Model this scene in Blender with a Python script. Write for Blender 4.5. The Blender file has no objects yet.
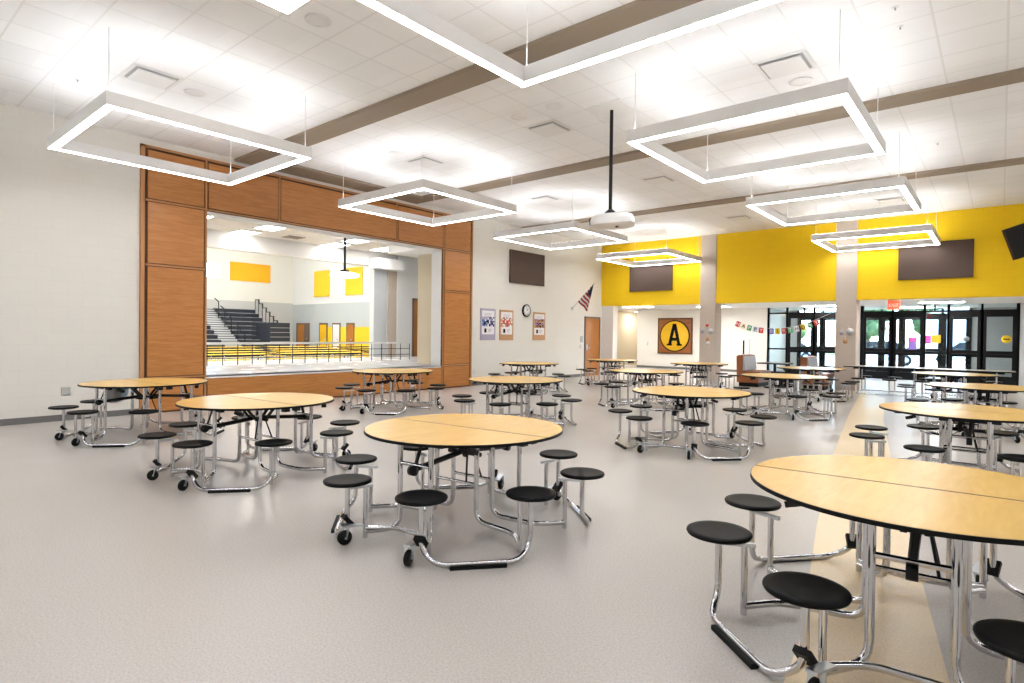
import bpy, math, random
from mathutils import Vector, Matrix
random.seed(4)
PI = math.pi
S = bpy.context.scene
COL = S.collection

# ------------------------------------------------------------------ camera
F, YAW, ROLL, PIT = 585.342, -0.696111, -0.0123971, -0.011799
EYE = 1.47
cam_d = bpy.data.cameras.new('camera'); cam = bpy.data.objects.new('camera', cam_d); COL.objects.link(cam)
cam_d.sensor_width = 36; cam_d.sensor_fit = 'HORIZONTAL'; cam_d.lens = F / 1024 * 36
cam_d.clip_start = 0.05; cam_d.clip_end = 500
_s, _c = math.sin(YAW), math.cos(YAW)
fh = Vector((_s, _c, 0)); zz = Vector((0, 0, 1))
fwd = fh * math.cos(PIT) + zz * math.sin(PIT)
up0 = -fh * math.sin(PIT) + zz * math.cos(PIT)
r0 = Vector((_c, -_s, 0))
right = r0 * math.cos(ROLL) - up0 * math.sin(ROLL)
upv = r0 * math.sin(ROLL) + up0 * math.cos(ROLL)
M3 = Matrix((right, upv, -fwd)).transposed()
cam.matrix_world = Matrix.Translation((0, 0, EYE)) @ M3.to_4x4()
S.camera = cam

# ------------------------------------------------------------------ world, sun, exposure
W = bpy.data.worlds.new('world'); S.world = W; W.use_nodes = True
nt = W.node_tree; nt.nodes.clear()
sky = nt.nodes.new('ShaderNodeTexSky'); sky.sky_type = 'HOSEK_WILKIE'; sky.turbidity = 4.0
sky.sun_direction = (0.4, 0.55, 0.75)
bgn = nt.nodes.new('ShaderNodeBackground'); bgn.inputs[1].default_value = 42.0
outw = nt.nodes.new('ShaderNodeOutputWorld')
nt.links.new(sky.outputs[0], bgn.inputs[0]); nt.links.new(bgn.outputs[0], outw.inputs[0])
sun_d = bpy.data.lights.new('sun', 'SUN'); sun_d.energy = 26.0; sun_d.angle = 0.02; sun_d.color = (1, 0.96, 0.9)
sun = bpy.data.objects.new('sun', sun_d); COL.objects.link(sun)
sun.rotation_euler = Vector((-0.55, -0.35, -0.75)).to_track_quat('-Z', 'Y').to_euler()
vs = S.view_settings
vs.view_transform = 'Standard'; vs.look = 'None'; vs.exposure = 0.72; vs.gamma = 1.0; vs.use_curve_mapping = False
FIX_E = 13.5        # emission of the linear fixtures, downward diffuser
FIX_UP = 12.5        # upward diffuser

# ------------------------------------------------------------------ materials
def mat(name, col, rough=0.6, metal=0.0, emit=0.0, spec=None, coat=0.0, alpha=None):
    m = bpy.data.materials.new(name); m.use_nodes = True
    b = m.node_tree.nodes['Principled BSDF']
    b.inputs['Base Color'].default_value = (*col, 1); b.inputs['Roughness'].default_value = rough
    b.inputs['Metallic'].default_value = metal
    if spec is not None: b.inputs['Specular IOR Level'].default_value = spec
    if coat: b.inputs['Coat Weight'].default_value = coat
    if emit:
        b.inputs['Emission Color'].default_value = (*col, 1); b.inputs['Emission Strength'].default_value = emit
    return m
def nodes(m):
    t = m.node_tree
    return t, t.nodes['Principled BSDF'], t.nodes.new, t.links.new
def pos_swizzle(m, order):
    """world position reordered, e.g. 'YZX'"""
    t, b, N, L = nodes(m)
    g = N('ShaderNodeNewGeometry'); s = N('ShaderNodeSeparateXYZ'); c = N('ShaderNodeCombineXYZ')
    L(g.outputs['Position'], s.inputs[0])
    for i, k in enumerate(order): L(s.outputs['XYZ'.index(k)], c.inputs[i])
    return c.outputs[0]
def brick_wall(name, col, order, var=0.012, mortar=0.955):
    m = mat(name, col, 0.75); t, b, N, L = nodes(m)
    v = pos_swizzle(m, order)
    br = N('ShaderNodeTexBrick'); br.inputs['Scale'].default_value = 1.0
    br.inputs['Brick Width'].default_value = 0.406; br.inputs['Row Height'].default_value = 0.203
    br.inputs['Mortar Size'].default_value = 0.006; br.inputs['Mortar Smooth'].default_value = 0.5
    br.inputs['Color1'].default_value = (*col, 1)
    br.inputs['Color2'].default_value = (*[x * (1 - var) for x in col], 1)
    br.inputs['Mortar'].default_value = (*[x * mortar for x in col], 1)
    L(v, br.inputs['Vector']); L(br.outputs['Color'], b.inputs['Base Color'])
    bp = N('ShaderNodeBump'); bp.inputs['Strength'].default_value = 0.18; bp.inputs['Distance'].default_value = 0.004; bp.invert = True
    L(br.outputs['Fac'], bp.inputs['Height']); L(bp.outputs[0], b.inputs['Normal'])
    return m
def wood(name, c1, c2, order='YZX', rough=0.4, stretch=(1.2, 14, 14), coat=0.1):
    m = mat(name, c1, rough, coat=coat); t, b, N, L = nodes(m)
    v = pos_swizzle(m, order)
    mp = N('ShaderNodeMapping'); mp.inputs['Scale'].default_value = stretch; L(v, mp.inputs[0])
    n1 = N('ShaderNodeTexNoise'); n1.inputs['Scale'].default_value = 2.2; n1.inputs['Detail'].default_value = 6; n1.inputs['Distortion'].default_value = 0.8
    L(mp.outputs[0], n1.inputs['Vector'])
    r = N('ShaderNodeValToRGB'); r.color_ramp.elements[0].position = 0.35; r.color_ramp.elements[1].position = 0.7
    r.color_ramp.elements[0].color = (*c2, 1); r.color_ramp.elements[1].color = (*c1, 1)
    L(n1.outputs[0], r.inputs[0]); L(r.outputs[0], b.inputs['Base Color'])
    return m
def speckle(name, col, col2, rough, scale=130, bump=0.0):
    m = mat(name, col, rough); t, b, N, L = nodes(m)
    v = pos_swizzle(m, 'XYZ')
    n1 = N('ShaderNodeTexNoise'); n1.inputs['Scale'].default_value = scale; n1.inputs['Detail'].default_value = 3
    L(v, n1.inputs['Vector'])
    r = N('ShaderNodeValToRGB'); r.color_ramp.elements[0].position = 0.36; r.color_ramp.elements[1].position = 0.6
    r.color_ramp.elements[0].color = (*col2, 1); r.color_ramp.elements[1].color = (*col, 1)
    L(n1.outputs[0], r.inputs[0]); L(r.outputs[0], b.inputs['Base Color'])
    n2 = N('ShaderNodeTexNoise'); n2.inputs['Scale'].default_value = 1.6; L(v, n2.inputs['Vector'])
    mr = N('ShaderNodeMapRange'); mr.inputs['To Min'].default_value = rough - 0.05; mr.inputs['To Max'].default_value = rough + 0.07
    L(n2.outputs[0], mr.inputs[0]); L(mr.outputs[0], b.inputs['Roughness'])
    return m
def ceil_tiles(name, col, line, px, ox, py, oy, w=0.025):
    m = mat(name, col, 0.85); t, b, N, L = nodes(m)
    g = N('ShaderNodeNewGeometry'); s = N('ShaderNodeSeparateXYZ'); L(g.outputs['Position'], s.inputs[0])
    outs = []
    for k, (p, o) in enumerate(((px, ox), (py, oy))):
        a = N('ShaderNodeMath'); a.operation = 'ADD'; a.inputs[1].default_value = -o + 100 * p + w / 2; L(s.outputs[k], a.inputs[0])
        d = N('ShaderNodeMath'); d.operation = 'MODULO'; d.inputs[1].default_value = p; L(a.outputs[0], d.inputs[0])
        l = N('ShaderNodeMath'); l.operation = 'LESS_THAN'; l.inputs[1].default_value = w; L(d.outputs[0], l.inputs[0]); outs.append(l)
    mx = N('ShaderNodeMath'); mx.operation = 'MAXIMUM'; L(outs[0].outputs[0], mx.inputs[0]); L(outs[1].outputs[0], mx.inputs[1])
    # a little tone change from tile to tile
    fl = N('ShaderNodeVectorMath'); fl.operation = 'SNAP'; fl.inputs[1].default_value = (px, py, 9); L(g.outputs['Position'], fl.inputs[0])
    wn = N('ShaderNodeTexWhiteNoise'); L(fl.outputs[0], wn.inputs['Vector'])
    mr = N('ShaderNodeMapRange'); mr.inputs['To Min'].default_value = 0.95; mr.inputs['To Max'].default_value = 1.0; L(wn.outputs['Value'], mr.inputs[0])
    vm = N('ShaderNodeVectorMath'); vm.operation = 'SCALE'; vm.inputs[0].default_value = col; L(mr.outputs[0], vm.inputs['Scale'])
    mix = N('ShaderNodeMix'); mix.data_type = 'RGBA'; mix.inputs['B'].default_value = (*line, 1)
    L(vm.outputs[0], mix.inputs['A']); L(mx.outputs[0], mix.inputs['Factor']); L(mix.outputs['Result'], b.inputs['Base Color'])
    return m
def glass_mat(name, tint=(0.9, 0.95, 0.95)):
    m = bpy.data.materials.new(name); m.use_nodes = True; t = m.node_tree; t.nodes.clear()
    tr = t.nodes.new('ShaderNodeBsdfTransparent'); tr.inputs[0].default_value = (*tint, 1)
    gl = t.nodes.new('ShaderNodeBsdfGlossy'); gl.inputs['Roughness'].default_value = 0.02
    fr = t.nodes.new('ShaderNodeFresnel'); fr.inputs[0].default_value = 1.4
    mx = t.nodes.new('ShaderNodeMixShader'); o = t.nodes.new('ShaderNodeOutputMaterial')
    t.links.new(fr.outputs[0], mx.inputs[0]); t.links.new(tr.outputs[0], mx.inputs[1]); t.links.new(gl.outputs[0], mx.inputs[2]); t.links.new(mx.outputs[0], o.inputs[0])
    return m

WALLC = (0.78, 0.755, 0.70)
M = dict(
    wall_yz=brick_wall('painted_block_left', WALLC, 'YZX'),
    wall_xz=brick_wall('painted_block_far', WALLC, 'XZY'),
    wall_tan=brick_wall('tan_block', (0.56, 0.475, 0.40), 'XZY'),
    plaster=mat('white_plaster', (0.80, 0.775, 0.73), 0.8),
    yellow=brick_wall('yellow_block', (0.94, 0.61, 0.002), 'XZY', 0.02, 0.93),
    floor=speckle('speckled_vinyl', (0.535, 0.495, 0.455), (0.43, 0.395, 0.365), 0.30, 90),
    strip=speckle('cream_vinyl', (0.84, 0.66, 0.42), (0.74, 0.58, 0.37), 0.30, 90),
    ceil=ceil_tiles('acoustic_tiles', (0.92, 0.925, 0.93), (0.80, 0.80, 0.80), 0.6, 0.0, 0.6, 2.0, 0.022),
    stagefloor=speckle('stage_vinyl', (0.72, 0.72, 0.72), (0.66, 0.66, 0.66), 0.25, 60),
    stageceil=ceil_tiles('stage_tiles', (0.72, 0.66, 0.6), (0.6, 0.55, 0.5), 0.6, 0.1, 0.6, 0.2, 0.02),
    beam=mat('taupe_paint', (0.30, 0.24, 0.178), 0.7),
    base=mat('rubber_base', (0.17, 0.165, 0.16), 0.6),
    wood=wood('maple_panel', (0.56, 0.235, 0.062), (0.45, 0.172, 0.038)),
    woodedge=mat('maple_edge', (0.50, 0.23, 0.085), 0.5),
    reveal=mat('dark_reveal', (0.09, 0.04, 0.02), 0.8),
    doorwood=wood('oak_door', (0.50, 0.19, 0.028), (0.41, 0.145, 0.02), 'ZYX'),
    doorframe=mat('bronze_frame', (0.16, 0.11, 0.085), 0.5),
    lam=wood('yellow_laminate', (0.79, 0.51, 0.165), (0.74, 0.46, 0.14), 'XYZ', 0.27, (10, 1.5, 1), 0.0),
    chrome=mat('chrome', (0.66, 0.66, 0.68), 0.10, 1.0),
    steel=mat('zinc_plate', (0.62, 0.66, 0.70), 0.32, 1.0),
    black=mat('black_plastic', (0.004, 0.004, 0.0045), 0.5, spec=0.12),
    rubber=mat('black_rubber', (0.006, 0.006, 0.006), 0.6, spec=0.2),
    blackmetal=mat('black_metal', (0.007, 0.007, 0.008), 0.4, spec=0.3),
    alu=mat('dark_bronze_frame', (0.004, 0.004, 0.005), 0.4, spec=0.2),
    fixture=mat('white_aluminium', (0.84, 0.83, 0.82), 0.5),
    led=mat('lit_diffuser', (0.95, 0.965, 1.0), 0.5, emit=FIX_E),
    ledup=mat('lit_upper_diffuser', (0.95, 0.965, 1.0), 0.5, emit=FIX_UP),
    panel=mat('lit_panel', (0.98, 0.97, 0.96), 0.5, emit=26.0), stagepanel=mat('lit_stage_panel', (0.97, 0.97, 0.98), 0.5, emit=11.0),
    gymfill=mat('lit_gym_fill', (1.0, 0.97, 0.92), 0.5, emit=95.0),
    white=mat('white_paint', (0.82, 0.82, 0.81), 0.5),
    gloss_white=mat('projector_white', (0.80, 0.79, 0.77), 0.35),
    grey=mat('grey_paint', (0.45, 0.45, 0.45), 0.6),
    lgrey=mat('light_grey_paint', (0.62, 0.64, 0.66), 0.6),
    taupe=mat('acoustic_fabric', (0.105, 0.07, 0.055), 0.9),
    navy=mat('navy_seat', (0.018, 0.022, 0.035), 0.5),
    orange=mat('orange_fabric', (0.90, 0.42, 0.01), 0.8),
    yel=mat('yellow_paint', (0.86, 0.58, 0.02), 0.7),
    glass=glass_mat('clear_glass'),
    leather=mat('brown_vinyl', (0.30, 0.095, 0.03), 0.45),
    uphol=mat('grey_vinyl', (0.47, 0.47, 0.50), 0.6),
    cafe=mat('grey_laminate', (0.30, 0.27, 0.22), 0.35),
    red=mat('red', (0.75, 0.05, 0.04), 0.6), green=mat('green', (0.12, 0.45, 0.18), 0.6),
    cream=mat('cream', (0.85, 0.78, 0.5), 0.7), purple=mat('purple', (0.25, 0.16, 0.55), 0.6),
    blue=mat('blue', (0.08, 0.16, 0.45), 0.6), lightblue=mat('light_blue', (0.45, 0.62, 0.75), 0.6),
    pink=mat('pink', (0.80, 0.10, 0.45), 0.6), navyflag=mat('flag_navy', (0.012, 0.014, 0.045), 0.8),
    flagred=mat('flag_red', (0.42, 0.02, 0.03), 0.8), flagwhite=mat('flag_white', (0.72, 0.70, 0.68), 0.8),
    lilac=mat('lilac', (0.42, 0.38, 0.50), 0.6), tanframe=mat('tan_frame', (0.55, 0.30, 0.15), 0.6),
    skin=mat('brown_tone', (0.36, 0.16, 0.09), 0.7), paper=mat('paper', (0.82, 0.80, 0.80), 0.6),
    ink=mat('ink', (0.008, 0.008, 0.01), 0.7, spec=0.1), goldpaint=mat('gold_paint', (0.86, 0.50, 0.01), 0.5),
    signwood=wood('sign_wood', (0.34, 0.11, 0.02), (0.22, 0.065, 0.012), 'XZY'),
    exitred=mat('exit_sign_face', (0.95, 0.05, 0.02), 0.5, emit=1.6),
    silver=mat('silver_foil', (0.55, 0.56, 0.58), 0.3, 0.8),
    concrete=speckle('concrete', (0.60, 0.60, 0.59), (0.54, 0.54, 0.53), 0.8, 8),
    asphalt=speckle('asphalt', (0.36, 0.36, 0.37), (0.30, 0.30, 0.31), 0.9, 30),
    leaf=speckle('leaves', (0.07, 0.13, 0.035), (0.03, 0.06, 0.015), 0.8, 3), bark=mat('bark', (0.12, 0.08, 0.05), 0.9),
    carwhite=mat('car_white', (0.75, 0.76, 0.78), 0.25), cargrey=mat('car_grey', (0.14, 0.15, 0.17), 0.25), carred=mat('car_red', (0.45, 0.02, 0.02), 0.25),
    carglass=mat('car_glass', (0.02, 0.025, 0.03), 0.1), grass=speckle('lawn', (0.12, 0.17, 0.05), (0.08, 0.12, 0.03), 0.9, 6),
    tvscreen=mat('tv_screen', (0.004, 0.004, 0.005), 0.25, spec=0.3), tvreflect=mat('tv_side_reflection', (0.045, 0.018, 0.006), 0.5, spec=0.3), hallwall=mat('warm_wall', (0.62, 0.54, 0.40), 0.8),
)
MORDER = []

# ------------------------------------------------------------------ mesh builder
class MB:
    def __init__(s): s.v = []; s.f = []; s.m = []; s.sm = []
    def add(s, vs, fs, mi=0, smooth=False):
        o = len(s.v); s.v += [tuple(v) for v in vs]
        for f in fs: s.f.append(tuple(i + o for i in f)); s.m.append(mi); s.sm.append(smooth)
        return s
    def box(s, x0, x1, y0, y1, z0, z1, mi=0, bev=0.0):
        if x0 > x1: x0, x1 = x1, x0
        if y0 > y1: y0, y1 = y1, y0
        if z0 > z1: z0, z1 = z1, z0
        v = [(x0, y0, z0), (x1, y0, z0), (x1, y1, z0), (x0, y1, z0), (x0, y0, z1), (x1, y0, z1), (x1, y1, z1), (x0, y1, z1)]
        return s.add(v, [(0, 3, 2, 1), (4, 5, 6, 7), (0, 1, 5, 4), (1, 2, 6, 5), (2, 3, 7, 6), (3, 0, 4, 7)], mi)
    def obox(s, c, u, v, w, a, b, d, mi=0):
        """oriented box, centre c, unit axes u,v,w, half sizes a,b,d"""
        c, u, v, w = Vector(c), Vector(u), Vector(v), Vector(w)
        P = [c + u * (sx * a) + v * (sy * b) + w * (sz * d) for sz in (-1, 1) for sx, sy in ((-1, -1), (1, -1), (1, 1), (-1, 1))]
        return s.add(P, [(0, 3, 2, 1), (4, 5, 6, 7), (0, 1, 5, 4), (1, 2, 6, 5), (2, 3, 7, 6), (3, 0, 4, 7)], mi)
    def bar(s, p, q, w, h, mi=0):
        p, q = Vector(p), Vector(q); u = (q - p).normalized()
        side = u.cross(Vector((0, 0, 1)))
        if side.length < 1e-4: side = Vector((1, 0, 0))
        side.normalize(); up = side.cross(u)
        return s.obox((p + q) / 2, u, side, up, (q - p).length / 2, w / 2, h / 2, mi)
    def tube(s, pts, r, n=10, bend=0.0, mi=0, caps=True):
        P = [Vector(p) for p in pts]
        if bend > 0 and len(P) > 2:
            Q = [P[0]]
            for i in range(1, len(P) - 1):
                a, b, c = P[i - 1], P[i], P[i + 1]
                d1, d2 = (a - b), (c - b)
                k = min(bend, d1.length * 0.48, d2.length * 0.48)
                s1, s2 = b + d1.normalized() * k, b + d2.normalized() * k
                for t in (0, .25, .5, .75, 1):
                    Q.append(s1 * (1 - t) ** 2 + b * 2 * t * (1 - t) + s2 * t * t)
            Q.append(P[-1]); P = Q
        R = [x for i, x in enumerate(P) if i == 0 or (x - P[i - 1]).length > 1e-5]; P = R
        t0 = (P[1] - P[0]).normalized()
        nrm = t0.orthogonal().normalized(); vs = []
        for i, p in enumerate(P):
            if i == 0: t = t0
            elif i == len(P) - 1: t = (P[i] - P[i - 1]).normalized()
            else: t = ((P[i + 1] - p).normalized() + (p - P[i - 1]).normalized()).normalized()
            nrm = (nrm - t * nrm.dot(t)).normalized(); bn = t.cross(nrm)
            for k in range(n):
                a = 2 * PI * k / n; vs.append(p + nrm * (r * math.cos(a)) + bn * (r * math.sin(a)))
        fs = []
        for i in range(len(P) - 1):
            for k in range(n):
                k2 = (k + 1) % n; fs.append((i * n + k, i * n + k2, (i + 1) * n + k2, (i + 1) * n + k))
        s.add(vs, fs, mi, True)
        if caps:
            s.add(vs[:n], [tuple(range(n - 1, -1, -1))], mi); s.add(vs[-n:], [tuple(range(n))], mi)
        return s
    def lathe(s, prof, n=24, c=(0, 0, 0), axis='Z', mi=0, smooth=True):
        """prof: list of (r, h)"""
        vs = []
        for r, h in prof:
            for k in range(n):
                a = 2 * PI * k / n; x, y = r * math.cos(a), r * math.sin(a)
                p = {'Z': (x, y, h), 'Y': (x, h, y), 'X': (h, x, y)}[axis]
                vs.append((p[0] + c[0], p[1] + c[1], p[2] + c[2]))
        fs = []
        for i in range(len(prof) - 1):
            for k in range(n):
                k2 = (k + 1) % n; q = (i * n + k, i * n + k2, (i + 1) * n + k2, (i + 1) * n + k)
                fs.append(q if axis != 'Y' else q[::-1])
        s.add(vs, fs, mi, smooth)
        return s
    def prism(s, poly, a, b, axis='Z', mi=0):
        n = len(poly)
        def P(x, y, h): return {'Z': (x, y, h), 'Y': (x, h, y), 'X': (h, x, y)}[axis]
        vs = [P(x, y, a) for x, y in poly] + [P(x, y, b) for x, y in poly]
        fs = [tuple(range(n - 1, -1, -1)), tuple(range(n, 2 * n))] + [(i, (i + 1) % n, n + (i + 1) % n, n + i) for i in range(n)]
        return s.add(vs, fs, mi)
    def build(s, name, mats, parent=None, fix=True):
        me = bpy.data.meshes.new(name); me.from_pydata(s.v, [], s.f)
        if not isinstance(mats, (list, tuple)): mats = [mats]
        for m in mats: me.materials.append(M[m] if isinstance(m, str) else m)
        for i, p in enumerate(me.polygons): p.material_index = s.m[i]; p.use_smooth = s.sm[i]
        if fix:
            import bmesh
            bm = bmesh.new(); bm.from_mesh(me); bmesh.ops.recalc_face_normals(bm, faces=bm.faces); bm.to_mesh(me); bm.free()
        me.update()
        o = bpy.data.objects.new(name, me); COL.objects.link(o)
        if parent: o.parent = parent
        return o
def tag(o, label, cat, group=None):
    o['label'] = label; o['category'] = cat
    if group: o['group'] = group
    return o
def empty(name, loc, rz=0.0, label=None, cat=None, group=None):
    o = bpy.data.objects.new(name, None); COL.objects.link(o); o.location = loc; o.rotation_euler = (0, 0, rz)
    o.empty_display_size = 0.1
    if label: tag(o, label, cat, group)
    return o
def struct(o): o['kind'] = 'structure'; return o
def copy_tree(o, parent=None):
    c = o.copy(); COL.objects.link(c)
    if parent is not None: c.parent = parent
    for ch in list(o.children): copy_tree(ch, c)
    return c
def text_part(txt, size, depth, name, m, parent=None, loc=(0, 0, 0), rot=(PI / 2, 0, 0)):
    cu = bpy.data.curves.new(name, 'FONT'); cu.body = txt; cu.size = size; cu.extrude = depth; cu.align_x = 'CENTER'; cu.align_y = 'CENTER'
    tmp = bpy.data.objects.new('tmp', cu); COL.objects.link(tmp)
    dg = bpy.context.evaluated_depsgraph_get(); me = bpy.data.meshes.new_from_object(tmp.evaluated_get(dg))
    bpy.data.objects.remove(tmp); bpy.data.curves.remove(cu)
    me.materials.clear(); me.materials.append(M[m]); me.name = name
    o = bpy.data.objects.new(name, me); COL.objects.link(o); o.location = loc; o.rotation_euler = rot
    if parent: o.parent = parent
    return o

# ------------------------------------------------------------------ room shell
XL, YF, ZC = -11.53, 19.0, 4.83       # left wall, yellow bulkhead, ceiling
XR, YB = 4.6, -4.2                    # right wall, rear wall
YG = 25.2                             # glazed entrance wall
OY0, OY1, OZ0, OZ1 = 4.76, 10.80, 0.60, 3.72   # opening to the stage

struct(MB().box(-11.9, 5, YB - .3, 28.4, -0.2, 0).build('floor', 'floor'))
# cream stripe set into the floor
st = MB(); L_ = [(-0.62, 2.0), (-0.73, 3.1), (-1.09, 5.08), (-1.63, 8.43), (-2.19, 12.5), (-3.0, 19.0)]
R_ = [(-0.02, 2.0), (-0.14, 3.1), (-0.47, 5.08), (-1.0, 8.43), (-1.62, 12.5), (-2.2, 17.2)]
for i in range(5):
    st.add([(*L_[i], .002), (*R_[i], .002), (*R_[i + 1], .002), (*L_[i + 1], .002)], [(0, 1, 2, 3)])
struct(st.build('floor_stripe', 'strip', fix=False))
struct(MB().box(XL - .3, 5, YB - .3, YF, ZC, ZC + .25).build('ceiling', 'ceil'))
# painted bulkhead strips that divide the ceiling
for i, (y0, y1) in enumerate(((5.29, 5.69), (9.55, 9.93), (14.2, 14.56))):
    struct(MB().box(XL + .001, XR, y0, y1, ZC - .05, ZC + .01).build('trim_%d' % (i + 1), 'beam'))
struct(MB().box(XL + .001, -10.92, 5.69, 9.55, ZC - .05, ZC + .01).build('trim_4', 'beam'))
# left wall in pieces round the stage opening
wl = MB()
wl.box(XL - .35, XL, YB, OY0, 0, ZC); wl.box(XL - .35, XL, OY1, YF, 0, ZC)
wl.box(XL - .35, XL, OY0, OY1, 0, OZ0); wl.box(XL - .35, XL, OY0, OY1, OZ1, ZC)
struct(wl.build('wall_left', 'wall_yz'))
struct(MB().box(XR, XR + .3, YB, YF + 9, 0, ZC).build('wall_right', 'wall_yz'))
struct(MB().box(XL - .35, XR + .3, YB - .3, YB, 0, ZC).build('wall_rear', 'wall_xz'))
# yellow bulkhead over the far recess, with the two columns
ZB = 2.58
struct(MB().box(XL, XR, YF, YF + .36, ZB, ZC).build('wall_far', 'yellow'))
struct(MB().box(-14.8, XR, YF + .35, YG + 3.2, 2.70, 2.9).build('ceiling_recess', 'plaster'))
for n, (x0, x1) in enumerate(((-7.71, -7.19), (-3.68, -3.16))):
    struct(MB().box(x0, x1, YF - .04, YF + .5, 0, ZC).build('wall_column_%d' % (n + 1), 'wall_tan'))
struct(MB().box(XL, -11.03, YF + .02, YF + .34, 0, ZB).build('wall_pier', 'plaster'))
struct(MB().box(-11.95, XL, YF + .02, YF + .5, 0, 2.9).build('wall_pier_return', 'plaster'))
struct(MB().box(-14.8, -11.53, YF - .0, YF + .3, 0, 2.9).build('wall_corridor_near', 'plaster'))
# back wall of the recess
struct(MB().box(-13.3, -7.40, YG, YG + .2, 0, 2.75).build('wall_sign', 'wall_xz'))
struct(MB().box(-14.8, -14.6, YF, YG + 3.2, 0, 2.75).build('wall_corridor_left', 'hallwall'))
struct(MB().box(-14.8, -13.1, YG + 2.8, YG + 3.0, 0, 2.75).build('wall_corridor_end', 'hallwall'))
struct(MB().box(-13.3, -13.1, YG + .2, YG + 3.0, 0, 2.75).build('wall_corridor_right', 'hallwall'))
struct(MB().box(-14.8, -11.9, YF, YG + 3.2, -0.2, 0).build('floor_corridor', 'floor'))
struct(MB().box(-4.62, -4.08, YG - .02, YG + .2, 0, 2.75).build('wall_entrance_pier', 'plaster'))
struct(MB().box(0.47, XR, YG, YG + .2, 0, 2.75).build('wall_entrance_right', 'lgrey'))
# baseboards
struct(MB().box(XL, XL + .015, YB, 3.66, 0, .10).build('baseboard_left', 'base'))
struct(MB().box(XL, XL + .015, 11.96, 17.84, 0, .10).build('baseboard_left_far', 'base'))
struct(MB().box(-13.3, -7.40, YG - .015, YG, 0, .10).build('baseboard_far', 'base'))
struct(MB().box(XL, -11.03, YF + .003, YF + .019, 0, .10).build('baseboard_pier', 'base'))

# ------------------------------------------------------------------ wooden surround of the stage opening
root = MB()
root.box(XL, XL + .03, 3.69, OY0, 0, 4.67); root.box(XL, XL + .03, OY1, 11.93, 0, 4.67)
root.box(XL, XL + .03, OY0, OY1, OZ1, 4.67); root.box(XL, XL + .03, OY0, OY1, 0, OZ0)
sur = struct(root.build('trim_stage_surround', 'reveal'))
def wpanel(y0, y1, z0, z1, g=.032):
    MB().box(XL + .03, XL + .055, y0 + g, y1 - g, z0 + g, z1 - g).build('wood_panel', 'wood', sur)
for (y0, y1) in ((3.74, 4.74), (10.86, 11.90)):
    zs = [0.0, 0.62, 2.62, 3.75, 4.65] if y0 > 8 else [0.0, 2.62, 3.75, 4.65]
    if y0 < 8: zs = [0.0, 0.62, 2.62, 3.75, 4.65]
    for a, b in zip(zs[:-1], zs[1:]): wpanel(y0, y1, a, b)
for a, b in zip([4.76, 6.20, 9.27], [6.20, 9.27, 10.84]): wpanel(a, b, 3.75, 4.65)
wpanel(4.76, 10.84, 0.0, OZ0 - .005)
e = MB()
e.box(XL, XL + .06, 3.66, 3.72, 0, 4.70); e.box(XL, XL + .06, 11.91, 11.96, 0, 4.70); e.box(XL, XL + .06, 3.66, 11.96, 4.66, 4.70)
SW = .016
for y0, y1, zs in ((3.74, 4.74, (.62, 2.62, 3.75)), (10.86, 11.90, (.62, 2.62, 3.75))):
    for z in zs: e.box(XL + .03, XL + .052, y0, y1, z - SW, z + SW)
for y in (4.75, 10.85): e.box(XL + .03, XL + .052, y - SW, y + SW, 0, 4.66)
e.box(XL + .03, XL + .052, OY0, OY1, 3.735, 3.76)
for y in (6.20, 9.27): e.box(XL + .03, XL + .052, y - SW, y + SW, 3.76, 4.66)
e.build('edge_band', 'woodedge', sur)
# white lining of the opening
lin = MB(); lin.box(XL - .35, XL + .02, OY1 - .02, OY1 + .0, OZ0, OZ1); lin.box(XL - .35, XL + .02, OY0, OY0 + .02, OZ0, OZ1)
lin.box(XL - .35, XL + .02, OY0, OY1, OZ1 - .02, OZ1); lin.box(XL - .35, XL + .04, OY0, OY1, OZ0 - .03, OZ0)
struct(lin.build('trim_5', 'white'))

# ------------------------------------------------------------------ stage behind the opening
XS0, XS1 = XL - .35, -17.0
struct(MB().box(XS1 - .05, XS0, 2.6, 16.2, 0.3, 0.6).build('floor_stage', 'stagefloor'))
struct(MB().box(XS1, XS0, 2.6, 16.2, 4.3, 4.5).build('ceiling_stage', 'stageceil'))
struct(MB().box(XS1, XS0, 2.4, 2.6, 0.3, 4.4).build('wall_stage_left', 'plaster'))
struct(MB().box(XS1, XS0, 16.2, 16.4, 0.3, 4.4).build('wall_stage_right', 'plaster'))
struct(MB().box(XS1 - .25, XS1, 2.4, 22.9, 3.82, 9.0).build('wall_stage_lintel', 'plaster'))
struct(MB().box(XS1 - .25, XS1, 12.72, 13.29, .3, 3.85).build('wall_stage_pilaster', 'lgrey'))
struct(MB().box(XS1 - .2, XS1 + .05, 13.29, 13.80, .3, 3.75).build('wall_stage_tan', 'wall_tan'))
struct(MB().box(XS1 - .25, XS1 + .08, 13.70, 16.4, 0, 4.4).build('wall_stage_back', 'white'))
struct(MB().box(-15.2, XS0, 11.9, 16.2, 4.03, 4.3).build('trim_6', 'white'))
struct(MB().box(XS1, XS1 + .45, 12.5, 13.75, 3.72, 4.08).build('trim_8', 'white'))
d = struct(MB().box(XS1 + .08, XS1 + .12, 14.46, 15.4, .6, 2.72).build('door_1', 'doorwood'))
MB().box(XS1 + .08, XS1 + .14, 14.40, 14.46, .6, 2.78).box(XS1 + .08, XS1 + .14, 14.40, 15.46, 2.72, 2.78).build('door_frame', 'doorframe', d)
par = MB().box(-12.80, -12.02, 11.10, 11.18, .62, 3.70).build('panel', 'hallwall')
tag(par, 'beige folding partition standing just behind the right edge of the stage opening', 'partition'); par.name = 'folding_partition'
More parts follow.
